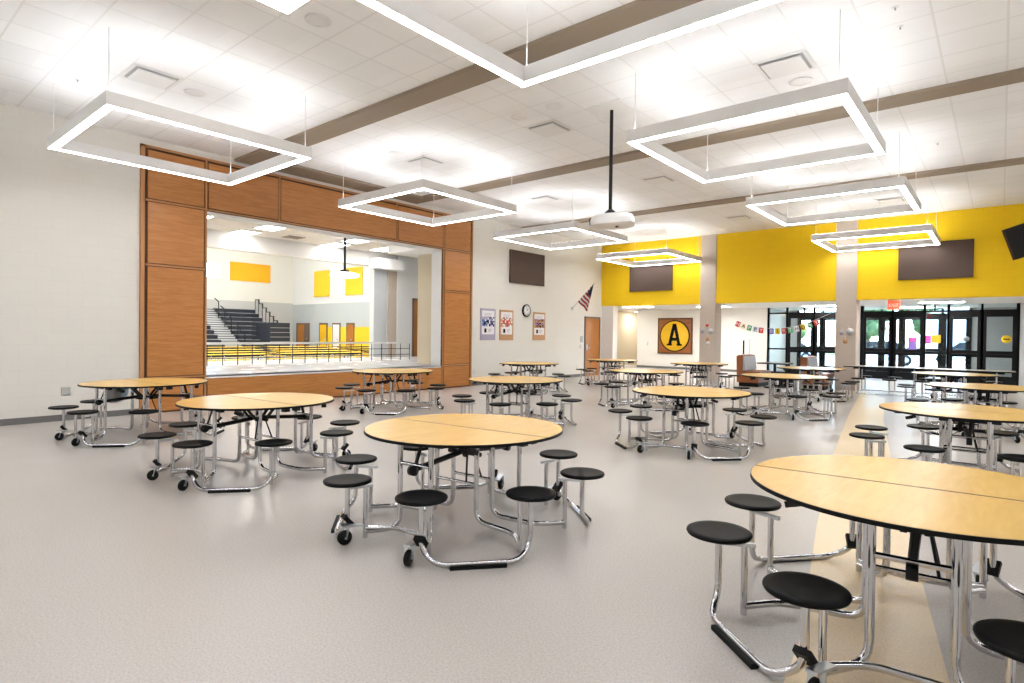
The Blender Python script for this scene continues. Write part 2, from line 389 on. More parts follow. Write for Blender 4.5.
# recessed ceiling lights of the stage
for i, (x, y) in enumerate(((-16.85, 7.95), (-15.1, 8.0), (-16.7, 10.85), (-15.1, 10.75), (-15.9, 12.4), (-15.2, 6.1))):
    txt = ['front-left', 'second', 'third', 'fourth', 'fifth', 'sixth'][i]
    lab = ['bright flat ceiling light above the stage, largest one near its left end',
           'bright flat stage ceiling light right of the largest one',
           'flat stage ceiling light beside the hanging round lamp, on its left',
           'small flat stage ceiling light directly behind the hanging lamp rod',
           'flat stage ceiling light nearest the white beam on the right',
           'sliver of a flat stage ceiling light in the upper left corner of the opening'][i]
    r = empty('ceiling_light', (x, y, 4.3), 0, lab, 'light', 'recessed lights over the stage')
    MB().box(-.60, .60, -.30, .30, -.02, .0).build('frame', 'white', r)
    MB().box(-.56, .56, -.26, .26, -.021, -.019).build('diffuser', 'stagepanel', r)
r = empty('ceiling_vent', (-16.2, 9.2, 4.3), 0, 'beige square vent in the stage ceiling between the flat lights', 'vent')
MB().box(-.3, .3, -.3, .3, -.012, 0).build('frame', 'plaster', r)
sl = MB()
for k in range(6): sl.box(-.25, .25, -.25 + k * .09, -.21 + k * .09, -.03, -.012)
sl.build('slat', 'beam', r)
# hanging round lamp
r = empty('pendant_lamp', (-14.97, 10.14, 4.3), 0, 'white round lamp hanging on a dark rod over the stage', 'lamp')
MB().tube([(0, 0, 0), (0, 0, -.98)], .035, 12).build('rod', 'blackmetal', r)
MB().lathe([(0, -.98), (.12, -.98), (.14, -1.03), (.10, -1.06), (0, -1.06)], 20).build('collar', 'blackmetal', r)
MB().lathe([(0, -1.05), (.30, -1.06), (.42, -1.10), (.43, -1.15), (.36, -1.19), (0, -1.20)], 28).build('lamp_shade', mat('lit_shade', (1, .98, .95), .5, emit=1.2), r)
# railing along the back of the stage
rail = empty('stage_railing', (-15.08, 9.0, .6), 0, 'low railing with white top bar and dark posts along the back edge of the stage', 'railing')
MB().box(-.03, .03, -6.2, 3.75, .53, .585).build('top_bar', 'white', rail)
for k in range(27): MB().box(-.008, .008, -6.15 + k * .38, -6.134 + k * .38, 0, .53).build('post', 'blackmetal', rail)
for z in (.36, .17): MB().box(-.008, .008, -6.2, 3.75, z, z + .018).build('cross_rail', 'blackmetal', rail)

# ------------------------------------------------------------------ gym beyond the stage
GX, GY = -40.0, 22.7
struct(MB().box(GX - .3, XS1 - .05, 0.0, GY + .3, -.2, 0).build('floor_gym', speckle('gym_floor', (0.62, 0.62, 0.62), (0.57, 0.57, 0.57), 0.25, 20)))
struct(MB().box(GX - .3, XS1, 0.0, GY + .3, 9.0, 9.2).build('ceiling_gym', 'plaster'))
w = MB()
w.box(GX - .3, GX, 0, GY, 3.55, 4.93); w.box(GX - .3, GX, 0, GY, 6.0, 9.0); w.box(GX - .3, GX, 0, 13.6, 4.93, 6.0); w.box(GX - .3, GX, 17.58, GY, 4.93, 6.0)
struct(w.build('wall_gym_upper', mat('gym_white', (0.78, 0.77, 0.72), .8)))
struct(MB().box(GX - .3, GX, 0, GY, 0, 3.55).build('wall_gym_lower', mat('gym_grey', (0.52, 0.53, 0.52), .8)))
struct(MB().box(GX, XS1, GY, GY + .3, 3.45, 9.0).build('wall_gym_side_upper', mat('gym_white_2', (0.78, 0.80, 0.80), .8)))
struct(MB().box(GX, XS1, GY, GY + .3, 0, 3.45).build('wall_gym_side_lower', mat('gym_grey_2', (0.50, 0.55, 0.57), .8)))
struct(MB().box(GX, XS1, -.3, 0, 0, 9.0).build('wall_gym_near', 'plaster'))
struct(MB().box(XS1 - .25, XS1, 16.4, GY, 0, 9.0).build('wall_gym_front_right', 'plaster'))
struct(MB().box(XS1 - .25, XS1, 0, 2.4, 0, 9.0).build('wall_gym_front_left', 'plaster'))
wi = MB()
for y in (13.6, 14.9, 16.2, 17.5): wi.box(GX - .08, GX + .02, y, y + .08, 4.93, 6.0)
wi.box(GX - .08, GX + .02, 13.6, 17.58, 4.93, 5.0); wi.box(GX - .08, GX + .02, 13.6, 17.58, 5.93, 6.0)
wn = struct(wi.build('window_1', 'white'))
MB().box(GX - .05, GX - .04, 13.6, 17.58, 4.95, 5.98).build('pane', 'glass', wn)
tag(MB().box(GX + .01, GX + .07, 18.1, 20.92, 4.92, 6.17).build('acoustic_panel', 'orange'), 'wide orange wall panel beside the high gym window', 'panel')
for i, (x0, x1) in enumerate(((-37.1, -35.25), (-33.35, -31.5))):
    tag(MB().box(x0, x1, GY - .07, GY - .01, 3.93, 5.72).build('acoustic_panel', 'yel'),
        ['upright yellow wall panel on the gym wall, the left one of two', 'upright yellow wall panel on the gym wall behind the hanging lamp'][i], 'panel', 'yellow gym wall panels')
struct(MB().box(-35.6, -28.0, GY - .03, GY, 0, 1.84).build('trim_7', 'yel'))
for i, (x0, x1, m) in enumerate(((-39.42, -37.69, 'doorframe'), (-36.41, -35.43, 'goldpaint'), (-34.83, -33.89, 'paper'), (-33.21, -32.32, 'doorwood'))):
    d = struct(MB().box(x0, x1, GY - .06, GY - .02, 0, 2.11).build('door_%d' % (i + 2), 'doorframe'))
    MB().box(x0 + .12 + (.0 if i else .1), x1 - .1 - (0 if i else .6), GY - .08, GY - .06, .08, 2.0).build('door_leaf', 'doorwood' if i == 0 else m, d)
    MB().box(x1 - .32, x1 - .26, GY - .12, GY - .08, .95, 1.05).build('handle', 'silver', d)
for i in range(3):  # out-of-view fill lamps, added to make the gym bright
    for j in range(3):
        r = empty('gym_fill_lamp', (-21 - i * 7, 5 + j * 6.2, 8.875), 0, 'added unseen fill lamp in the %s row from the stage, %s' % (['nearest', 'middle', 'farthest'][i], ['toward the bleachers\' left end', 'in the centre of the gym', 'by the yellow wall panels'][j]), 'lamp', 'added fill lamps high over the gym')
        MB().box(-.65, .65, -.35, .35, 0, .1).build('housing', 'white', r); MB().box(-.6, .6, -.3, .3, -.02, 0).build('diffuser', 'gymfill', r)
# bleachers
bl = empty('bleachers', (-35.0, 17.0, 0), 0, 'dark navy bleachers with a pale stepped aisle against the gym wall', 'bleachers')
for (a, b) in ((-0.0, 2.6), (-9.0, -1.2)):
    for i in range(10):
        q = MB().box(-.5 * i - .46, -.5 * i + .02, a, b, .29 * i + .12, .29 * i + .35)
        q.build('seat_row', 'navy', bl)
        MB().box(-.5 * i - .50, -.5 * i - .2, a, b, .29 * i + .355, .29 * i + .375).build('footboard', 'lgrey', bl)
stp = MB()
for i in range(20): stp.box(-.25 * i - .5, -.25 * i, -1.2, 0, 0, .145 * i + .15)
stp.build('aisle_steps', 'lgrey', bl)
nos = MB()
for i in range(20): nos.box(-.25 * i, -.25 * i + .02, -1.2, 0, .145 * i + .11, .145 * i + .152)
nos.build('step_nosing', 'navy', bl)
for i in range(5):
    x = -.9 * i - .3; z = .58 * (x / -1.0)
    MB().tube([(x, -.1, z), (x, -.1, z + 1.1)], .03, 6).tube([(x, -.1, z + 1.1), (x - .6, -.1, z + 1.35)], .03, 6).build('handrail', 'blackmetal', bl)
for i in range(9):
    x = -.5 * i - .25; z = .29 * i + .3
    fr = MB().box(x - .24, x + .2, 2.62, 2.65, z, z + 1.0).build('end_screen', 'grey', bl)
    MB().box(x - .26, x - .22, 2.60, 2.68, z, z + 1.05).box(x - .26, x + .22, 2.60, 2.68, z + 1.0, z + 1.05).box(x + .2, x + .24, 2.6, 2.68, z + .2, z + 1.05).build('screen_frame', 'blackmetal', fr)
MB().prism([(-4.9, 0), (0, 0), (0, .3), (-4.9, 3.0)], 2.58, 2.61, 'Y').build('side_panel', 'navy', bl)
MB().box(-1.7, .1, 1.3, 2.6, 0, 2.03).build('closed_section', 'navy', bl)
for k in range(6): MB().box(.10, .13, 1.3, 2.6, .25 + k * .29, .28 + k * .29).build('seat_edge', 'grey', bl)
# rows of long yellow tables on the gym floor
def long_table(name, L, W_, top, label, cat, group=None, loc=(0, 0, 0), rz=0, seats=False):
    r = empty(name, loc, rz, label, cat, group)
    MB().box(-L / 2, L / 2, -W_ / 2, W_ / 2, .715, .737).build('table_top', top, r)
    MB().box(-L / 2 - .006, L / 2 + .006, -W_ / 2 - .006, W_ / 2 + .006, .705, .7345).build('edge_band', 'rubber', r)
    for x in (-L / 2 + .35, -.2, .2, L / 2 - .35):
        for y in (-.25, .25): MB().tube([(x, y, .7), (x, y, .04)], .016, 8).build('leg', 'chrome', r)
        MB().tube([(x, -.62, .04), (x, .62, .04)], .016, 8).build('foot_rail', 'chrome', r)
    for y in (-.16, .16): MB().box(-L / 2 + .2, L / 2 - .2, y - .015, y + .015, .66, .70).build('under_rail', 'blackmetal', r)
    if seats:
        for y in (-.62, .62):
            for k in range(5):
                x = -L / 2 + .38 + k * (L - .76) / 4
                MB().lathe([(0, .41), (.15, .41), (.165, .42), (.165, .435), (.15, .445), (0, .44)], 20, (x, y, 0)).build('seat', 'black', r)
                MB().tube([(x, y, .41), (x, y, .04)], .016, 8).build('seat_post', 'chrome', r)
            MB().tube([(-L / 2 + .36, y, .04), (L / 2 - .36, y, .04)], .016, 8).build('floor_rail', 'chrome', r)
    else:
        for y in (-.62, .62):
            MB().box(-L / 2 + .1, L / 2 - .1, y - .13, y + .13, .41, .44).build('bench', top, r)
            for x in (-L / 2 + .35, L / 2 - .35): MB().tube([(x, y, .41), (x, y, .0)], .016, 8).build('bench_leg', 'blackmetal', r)
    return r
rows = [(-18.7, 8.0), (-18.7, 11.8), (-18.7, 15.6), (-20.9, 9.0), (-20.9, 12.8), (-20.9, 16.6), (-23.6, 10.2), (-23.6, 14.0), (-23.6, 17.8), (-27.2, 12.0), (-27.2, 15.8), (-27.2, 19.6)]
first = None
for i, (x, y) in enumerate(rows):
    c = long_table('cafeteria_table', 3.4, .90, 'yel', '', 'table', 'yellow tables in the gym', (x, y, 0), PI / 2) if first is None else copy_tree(first)
    first = first or c; c.location = (x, y, 0)
    c['label'] = 'long yellow gym table behind the railing, %s row from the stage, %s' % (['nearest', 'second', 'third', 'farthest'][i // 3], ['left one', 'middle one', 'right one'][i % 3])

# ------------------------------------------------------------------ left wall things beyond the stage
tag(MB().box(XL + .003, XL + .07, 13.62, 15.33, 3.06, 4.06).build('acoustic_panel', 'taupe'), 'brown acoustic panel high on the left wall above the clock and posters', 'panel')
def poster(y0, y1, z0, z1, frame, colors, label):
    r = empty('poster', (XL, y0, z0), 0, label, 'poster', 'posters on the left wall')
    w, h = y1 - y0, z1 - z0
    MB().box(0, .02, 0, w, 0, h).build('frame', frame, r)
    MB().box(.02, .024, .06, w - .06, .17, h - .06).build('sheet', 'paper', r)
    ph = MB(); rnd = random.Random(int(y0 * 10)); n = 9
    for i in range(n):
        for j in range(7):
            a0, a1 = .06 + (w - .12) * i / n, .06 + (w - .12) * (i + 1) / n
            b0, b1 = .40 + .28 * j / 7, .40 + .28 * (j + 1) / 7
            ph.box(.024, .026, a0, a1, b0, b1, rnd.choice([0, 0, 1, 1, 2, 3]) if not (n // 3 < i < 6 and j < 5) else rnd.choice([2, 3]))
    ph.build('photo', colors, r)
    q = MB(); q.box(.024, .027, .16, .25, .22, .34); q.build('emblem', 'ink', r)
    q = MB()
    for k in range(3): q.box(.024, .027, .33, .33 + .16 - .03 * k, .31 - k * .035, .325 - k * .035)
    q.build('caption', 'lilac', r)
    q = MB()
    for k in range(3): q.box(.024, .027, .16, w - .16 - .04 * k, h - .15 - k * .04, h - .138 - k * .04)
    q.build('heading', 'lilac', r)
poster(12.35, 13.0, 1.30, 2.22, 'lilac', ['lilac', 'blue', 'ink', 'paper'], 'poster with lilac border and blue photo, leftmost of three on the left wall')
poster(13.19, 13.83, 1.30, 2.21, 'tanframe', ['paper', 'tanframe', 'red', 'skin'], 'poster with tan border and red photo, middle one left of the clock')
poster(14.82, 15.47, 1.30, 2.20, 'tanframe', ['purple', 'skin', 'ink', 'tanframe'], 'poster with tan border and purple photo, right of the clock')
ck = empty('wall_clock', (XL, 14.45, 2.23), 0, 'round white clock with black rim on the left wall between the posters', 'clock')
MB().lathe([(0, 0), (.19, 0), (.20, .05), (.175, .07), (.17, .05), (0, .05)], 28, axis='X').build('rim', 'ink', ck)
MB().lathe([(0, .052), (.17, .052), (.17, .05)], 28, axis='X').build('face', 'paper', ck)
MB().bar((.056, 0, 0), (.056, .06, .06), .006, .012).build('hour_hand', 'ink', ck)
MB().bar((.058, 0, 0), (.058, -.03, .12), .005, .01).build('minute_hand', 'ink', ck)
tk = MB()
for k in range(12):
    a = k * PI / 6; tk.bar((.055, .135 * math.cos(a), .135 * math.sin(a)), (.055, .155 * math.cos(a), .155 * math.sin(a)), .004, .01)
tk.build('hour_marks', 'ink', ck)
# flag on a slanted staff
fl = empty('flag', (XL, 17.05, 2.41), 0, 'American flag hanging from a slanted staff on the left wall by the door', 'flag')
tip = Vector((0.92, 0, .86))
MB().tube([(0, 0, 0), tip], .012, 8).build('staff', 'silver', fl)
MB().box(0, .03, -.05, .05, -.06, .06).build('bracket', 'silver', fl)
cloth = MB(); NU, NV = 13, 10
A0, A1, B1 = tip * .95, tip * .27, Vector((.66, 0, -.12))
grid = []
for i in range(NU + 1):
    u = i / NU; row = []
    for j in range(NV + 1):
        v = j / NV; p = A0.lerp(A1, u).lerp(A0.lerp(B1, u), v)
        p.y += .05 * math.sin(v * 9 + u * 3) * (.2 + v) * u - .02; p.z -= .03 * math.sin(PI * u) * v; row.append(p)
    grid.append(row)
for i in range(NU):
    for j in range(NV):
        cloth.add([grid[i][j], grid[i + 1][j], grid[i + 1][j + 1], grid[i][j + 1]], [(0, 1, 2, 3)], 2 if i < 6 and j > 1 else (i % 2), True)
co = cloth.build('cloth', ['flagred', 'flagwhite', 'navyflag'], fl, fix=False)
sm = co.modifiers.new('thick', 'SOLIDIFY'); sm.thickness = .004
# wooden door in the left wall
d = struct(MB().box(XL, XL + .02, 17.91, 18.83, 0, 2.10).build('door_6', 'doorwood'))
MB().box(XL, XL + .035, 17.85, 17.91, 0, 2.16).box(XL, XL + .035, 18.83, 18.89, 0, 2.16).box(XL, XL + .035, 17.85, 18.89, 2.10, 2.16).build('door_frame', 'doorframe', d)
h_ = MB().box(XL + .02, XL + .03, 17.97, 18.03, .95, 1.15); h_.tube([(XL + .03, 18.0, 1.02), (XL + .08, 18.0, 1.02), (XL + .08, 18.11, 1.02)], .01, 8, .02); h_.build('handle', 'silver', d)
def plate(x, y, z, w, h, axis, name, label, cat, m='white', holes=True):
    r = MB()
    if axis == 'X': r.box(x, x + .012, y - w / 2, y + w / 2, z - h / 2, z + h / 2)
    else: r.box(x - w / 2, x + w / 2, y - .012, y, z - h / 2, z + h / 2)
    o = tag(r.build(name, m), label, cat)
    if holes:
        q = MB()
        for dz in (-h / 4, h / 4):
            if axis == 'X': q.box(x + .012, x + .014, y - w / 4, y + w / 4, z + dz - .014, z + dz + .014)
            else: q.box(x - w / 4, x + w / 4, y - .014, y - .012, z + dz - .014, z + dz + .014)
        q.build('socket', 'grey', o)
    return o
plate(XL, 2.62, .47, .12, .13, 'X', 'wall_outlet', 'grey wall outlet low on the left wall, left of the wooden surround', 'outlet', 'grey')
plate(XL, 12.12, .40, .08, .12, 'X', 'wall_outlet', 'small outlet on the left wall just right of the wooden surround', 'outlet')
plate(XL, 17.41, .38, .08, .12, 'X', 'wall_outlet', 'small outlet low on the left wall left of the wooden door', 'outlet')
plate(XL, 17.68, 1.34, .16, .22, 'X', 'wall_notice', 'small dark notice plate on the wall beside the wooden door', 'sign', 'grey', False)
plate(XL, 17.60, 1.08, .07, .12, 'X', 'light_switch', 'small light switch below the notice plate beside the wooden door', 'switch', 'lgrey')
plate(-13.1 + .35, YG, 1.12, .10, .16, 'Y', 'light_switch', 'light switch at the corridor corner left of the large letter sign', 'switch', 'lgrey')
plate(-8.87, YG, 1.23, .14, .18, 'Y', 'thermostat', 'small pale thermostat on the wall left of the booth', 'thermostat', 'lgrey', False)
wc = empty('wall_cabinet', (-8.3, YG, 1.05), 0, 'white wall cabinet with a dark upright slot above the booth', 'cabinet')
MB().box(-.22, .22, -.08, 0, -.30, .36).build('body', 'white', wc); MB().box(-.03, .03, -.095, -.08, -.28, .30).build('slot', 'ink', wc)

# ------------------------------------------------------------------ letter sign
sg = empty('letter_sign', (-11.39, YG, 1.5), 0, 'square wooden wall sign with a black letter A on a yellow disc', 'sign')
MB().box(-.83, .83, -.05, 0, -.82, .82).build('frame', 'reveal', sg)
MB().box(-.76, .76, -.055, -.05, -.75, .75).build('board', 'signwood', sg)
MB().lathe([(0, -.062), (.72, -.062), (.72, -.05)], 48, axis='Y').build('ring', 'ink', sg)
MB().lathe([(0, -.07), (.665, -.07), (.665, -.05)], 48, axis='Y').build('disc', 'goldpaint', sg)
lt = MB()
lt.prism([(-.30, -.42), (-.16, -.42), (.06, .55), (-.08, .55)], -.09, -.07, 'Y')
lt.prism([(.30, -.42), (.08, .55), (-.06, .55), (.16, -.42)], -.09, -.07, 'Y')
lt.box(-.20, .20, -.09, -.07, -.22, -.08)
lt.box(-.36, -.12, -.09, -.07, -.44, -.36); lt.box(.12, .36, -.09, -.07, -.44, -.36)
lt.build('letter', 'ink', sg)
# brown panels on the yellow bulkhead
tag(MB().box(-10.33, -8.71, YF - .07, YF - .003, 3.07, 4.05).build('acoustic_panel', 'taupe'), 'brown acoustic panel on the yellow wall left of the first column', 'panel')
tag(MB().box(-2.18, -.57, YF - .07, YF - .003, 3.08, 4.05).build('acoustic_panel', 'taupe'), 'brown acoustic panel on the yellow wall above the entrance doors', 'panel')

# ------------------------------------------------------------------ glazed entrance
def member(mb, x0, x1, z0, z1, y=YG, d=.10): mb.box(x0, x1, y, y + d, z0, z1)
ndoor = [10]
def storefront(x0, x1, units, y, n, ztop=2.76):
    """units: ('door',a,b) or ('lite',a,b)"""
    fr = MB(); d = .11
    member(fr, x0, x1, 2.70, ztop, y, d); member(fr, x0, x1, 2.44, 2.50, y, d)
    member(fr, x0, x0 + .06, 0, ztop, y, d); member(fr, x1 - .06, x1, 0, ztop, y, d)
    for kind, a, b in units:
        member(fr, a - .03, a + .03, 0, 2.72, y, d); member(fr, b - .03, b + .03, 0, 2.72, y, d)
    m_ = (x0 + x1) / 2; member(fr, m_ - .02, m_ + .02, 2.48, 2.7, y, d)
    win = struct(fr.build('window_%d' % n, 'alu'))
    MB().box(x0, x1, y + .05, y + .058, 2.49, 2.71).build('pane', 'glass', win)
    for kind, a, b in units:
        if kind == 'lite':
            q = MB(); member(q, a, b, 0, .10, y, d); member(q, a, b, 1.0, 1.05, y, d); q.build('rail', 'alu', win)
            MB().box(a, b, y + .05, y + .058, .1, 2.45).build('pane', 'glass', win)
        else:
            dr = MB(); t = .12
            member(dr, a + .03, a + t, .01, 2.44, y + .02, .05); member(dr, b - t, b - .03, .01, 2.44, y + .02, .05)
            member(dr, a + t, b - t, 2.26, 2.44, y + .02, .05); member(dr, a + t, b - t, .90, 1.12, y + .02, .05); member(dr, a + t, b - t, .01, .28, y + .02, .05)
            dd = struct(dr.build('door_%d' % ndoor[0], 'alu')); ndoor[0] += 1
            MB().box(a + t, b - t, y + .045, y + .05, .28, .90).build('pane', 'glass', dd)
            MB().box(a + t, b - t, y + .045, y + .05, 1.12, 2.26).build('pane', 'glass', dd)
            MB().tube([(a + .1, y - .04, 1.0), (b - .1, y - .04, 1.0)], .018, 8).tube([(a + .1, y + .03, 1.0), (a + .1, y - .04, 1.0)], .012, 6).tube([(b - .1, y + .03, 1.0), (b - .1, y - .04, 1.0)], .012, 6).build('push_bar', 'alu', dd)
    return win
storefront(-7.38, -4.62, [('lite', -7.34, -6.64), ('door', -6.62, -5.64), ('door', -5.64, -4.66)], YG, 2)
storefront(-4.06, .46, [('door', -3.98, -3.04), ('door', -3.04, -2.10), ('lite', -2.08, -1.42), ('door', -1.40, -.50), ('door', -.50, .40)], YG, 3)
Y2 = 28.2
storefront(-7.0, -4.9, [('door', -6.95, -5.98), ('door', -5.98, -4.95)], Y2, 4)
storefront(-4.9, -.85, [('door', -4.8, -3.78), ('door', -3.78, -3.08), ('door', -3.08, -1.78), ('door', -1.75, -.92)], Y2, 5)
struct(MB().box(-7.6, -7.4, YG + .1, Y2 + .2, 0, 2.76).build('wall_vestibule_left', 'grey'))
struct(MB().box(-7.6, -6.98, Y2, Y2 + .2, 0, 2.76).build('wall_vestibule_corner', 'grey'))
struct(MB().box(-.87, XR, Y2, Y2 + .2, 0, 2.76).build('wall_vestibule_end', 'grey'))
# notices stuck to the glass
def notice(x0, x1, z0, z1, m, label, kind='notice'):
    return tag(MB().box(x0, x1, YG + .03, YG + .04, z0, z1).build(kind, m), label, 'notice')
n_ = notice(-2.56, -2.31, 1.06, 1.56, 'purple', 'purple and pink paper notice on the glass of the second entrance door')
MB().box(-2.53, -2.34, YG + .024, YG + .03, 1.40, 1.52).build('heading', 'pink', n_)
notice(-2.06, -1.90, 1.34, 1.62, 'pink', 'bright pink notice on the narrow glass beside the entrance doors')
notice(-1.89, -1.62, 1.36, 1.64, 'goldpaint', 'orange-yellow notice beside the pink one on the entrance glass')
o = tag(MB().lathe([(0, -.01), (.13, -.01), (.13, 0), (0, 0)], 24, (.13, YG + .04, 1.52), 'Y').build('round_notice', 'yel'), 'round yellow sticker on the glass of the rightmost entrance door', 'notice')
MB().box(.04, .22, YG + .022, YG + .03, 1.50, 1.54).build('bar', 'ink', o)
o = tag(MB().lathe([(0, -.01), (.10, -.01), (.10, 0), (0, 0)], 24, (-1.02, YG + 2.95, 1.52), 'Y').build('round_notice', 'grey'), 'small grey round sticker seen through the third entrance door', 'notice')
# exit sign
ex = empty('exit_sign', (-2.42, YF + 1.2, 2.70), 0, 'red exit sign hanging over the entrance doors', 'sign')
MB().box(-.15, .15, -.02, .02, -.36, -.12).build('face', 'exitred', ex)
MB().box(-.15, .15, -.025, .025, -.12, 0).build('canopy', 'tanframe', ex)
text_part('EXIT', .12, .003, 'letters', 'white', ex, (0, -.024, -.24))
# recess lights: first two real, the rest added to brighten recess and vestibule
for i, (x, y) in enumerate(((-8.3, 19.75), (-1.5, 20.0), (-5.2, 24.2), (-8.9, 23.2), (-11.6, 22.0), (-1.5, 23.4), (-2.6, 26.8), (-5.6, 26.8))):
    r = empty('ceiling_light', (x, y, 2.70), 0, ['flat light in the low ceiling in front of the letter sign', 'flat light in the low ceiling before the entrance doors', 'added flat fill light in the low ceiling between the two columns', 'added flat fill light deep in the low ceiling above the letter sign wall', 'added flat fill light in the low ceiling left of the letter sign', 'added flat fill light in the low ceiling close above the right entrance doors', 'added flat fill light in the vestibule behind the right entrance doors', 'added flat fill light in the vestibule behind the left entrance doors'][i], 'light', 'lights in the low ceiling')
    MB().box(-.62, .62, -.32, .32, -.02, 0).build('frame', 'white', r); MB().box(-.58, .58, -.28, .28, -.021, -.019).build('diffuser', 'panel', r)
for (x, y, l) in ((-13.9, 23.6, 'added flat fill light in the corridor ceiling left of the letter sign'), (-13.9, 26.8, 'added flat fill light at the far end of the corridor left of the letter sign')):  # corridor fill lights, added to lift the dark hallway
    r = empty('ceiling_light', (x, y, 2.70), 0, l, 'light', 'lights in the low ceiling')
    MB().box(-.32, .32, -.32, .32, -.02, 0).build('frame', 'white', r); MB().box(-.28, .28, -.28, .28, -.021, -.019).build('diffuser', 'panel', r)
# birthday banner
bn = empty('birthday_banner', (-5.35, 18.95, 1.9), 0, 'string of coloured letter cards strung between the two columns', 'banner')
word = 'HAPPYBIRTHDAY'; colsb = ['red', 'cream', 'green', 'lightblue', 'red', 'purple', 'yel', 'red', 'green', 'paper', 'yel', 'green', 'red']
def sag(t): return (-1.12 + 2.36 * t, .10 - .27 * 4 * t * (1 - t) + .06 * t)
stg = MB(); pts = [(-1.84, 0, .36)] + [(sag(k / 20)[0], 0, sag(k / 20)[1]) for k in range(21)] + [(1.66, 0, .36)]
stg.tube(pts, .004, 5); stg.build('string', 'paper', bn)
for k, ch in enumerate(word):
    t = (k + (.3 if k < 5 else 1.0)) / 13.6; x, z = sag(t); g = sag(t + .02); sl_ = math.atan2(g[1] - z, g[0] - x)
    u = Vector((math.cos(sl_), 0, math.sin(sl_))); w_ = Vector((-math.sin(sl_), 0, math.cos(sl_)))
    card = MB().obox(Vector((x, -.008, z)) - w_ * .09, u, w_, Vector((0, 1, 0)), .066, .085, .002).build('card', colsb[k], bn)
    text_part(ch, .15, .002, 'letter', 'ink' if colsb[k] in ('paper', 'yel', 'cream', 'lightblue') else 'paper', card, Vector((x, -.012, z)) - w_ * .09, (PI / 2, -sl_, 0))
# cut-out decorations on the columns
def deco(x, z, items, label):
    r = empty('column_decoration', (x, YF - .045, z), 0, label, 'decoration')
    for (dx, dz, rad, m) in items:
        MB().lathe([(0, -.02), (rad, -.012), (rad * 1.05, 0), (0, 0)], 14, (dx, 0, dz), 'Y').build('ornament', m, r)
        MB().tube([(dx, -.005, dz + rad), (dx * .5, -.005, dz + rad + .08)], .004, 5).build('string', 'paper', r)
deco(-7.45, 1.5, [(-.16, .17, .09, 'grey'), (.12, .16, .09, 'silver'), (0, .36, .05, 'red'), (.02, -.09, .06, 'tanframe'), (.04, -.24, .06, 'paper')], 'cluster of small round paper ornaments on the left column')
deco(-3.42, 1.5, [(-.1, .13, .06, 'lilac'), (.11, .17, .10, 'silver'), (0, -.10, .07, 'tanframe')], 'silver and brown paper ornaments on the column before the entrance')

# ------------------------------------------------------------------ outside
struct(MB().box(-60, 40, Y2 + .2, 36, -.25, -.05).build('ground_pavement', 'concrete'))
struct(MB().box(-80, 60, 36, 62, -.27, -.12).build('ground_car_park', 'asphalt'))
struct(MB().box(-120, 100, 62, 140, -.25, -.10).build('ground_lawn', 'grass'))
def car(loc, rz, m, label):
    r = empty('car', loc, rz, label, 'car')
    MB().prism([(-2.2, .35), (-2.25, .75), (-1.5, .95), (-.9, 1.0), (1.3, 1.0), (2.1, .9), (2.2, .5), (2.15, .3)], -.88, .88, 'Y').build('body', m, r)
    MB().prism([(-1.05, .98), (-.45, 1.45), (.85, 1.48), (1.55, .98)], -.74, .74, 'Y').build('cabin', 'carglass', r)
    MB().prism([(-.42, 1.44), (.83, 1.47), (.80, 1.50), (-.38, 1.48)], -.72, .72, 'Y').build('roof', m, r)
    for x in (-1.4, 1.4):
        for y in (-.8, .8):
            wq = MB().lathe([(0, y - .1), (.30, y - .1), (.33, y - .07), (.33, y + .07), (.30, y + .1), (0, y + .1)], 20, (x, 0, .33), 'Y').build('wheel', 'rubber', r)
            MB().lathe([(0, y - .11), (.18, y - .11), (.18, y + .11), (0, y + .11)], 12, (x, 0, .33), 'Y').build('hub_cap', 'silver', wq)
car((-11.5, 43.2, -.12), .15, 'carwhite', 'white car parked outside, seen through the left entrance glass')
car((-5.9, 43, -.12), .1, 'carwhite', 'white car parked outside, seen through the first door right of the column')
car((-14.6, 48.5, -.12), 0, 'carred', 'red car parked farther off behind the left entrance glass')
car((-1.6, 49, -.12), 0, 'carwhite', 'white car parked farther off, behind the third entrance door')
for i, (x, y, s_, lab) in enumerate(((-19, 68, 5.5, 'broad tree across the car park behind the left entrance glass'), (-10, 66, 4.5, 'green tree across the car park behind the first entrance door'), (-5.2, 70, 5.0, 'green tree across the car park behind the second entrance door'))):
    r = empty('tree', (x, y, -.1), 0, lab, 'tree')
    MB().tube([(0, 0, 0), (0, 0, 2.6)], .22, 10).build('trunk', 'bark', r)
    cr = MB(); rnd = random.Random(i)
    for k in range(26):
        a, b_, c_ = rnd.uniform(0, 2 * PI), rnd.uniform(0, s_ * .42), rnd.uniform(2.2, 2.2 + s_ * .8); rr = rnd.uniform(.16, .26) * s_
        pr = [(rr * math.sin(PI * t / 6) * rnd.uniform(.85, 1.1), -rr * math.cos(PI * t / 6)) for t in range(7)]
        cr.lathe(pr, 9, (b_ * math.cos(a), b_ * math.sin(a), c_))
    cr.build('crown', 'leaf', r)
hb = empty('white_house', (-2.2, 60, -.12), 0, 'pale building across the car park seen through the third entrance door', 'building')
MB().box(-3, 3, 0, 5, 0, 3.4).build('wall', 'white', hb); MB().prism([(-3.3, 3.4), (3.3, 3.4), (0, 4.9)], -.3, 5.3, 'Y').build('roof', 'grey', hb); MB().box(-.5, .5, -.05, 0, 0, 2.2).build('door', 'grey', hb)

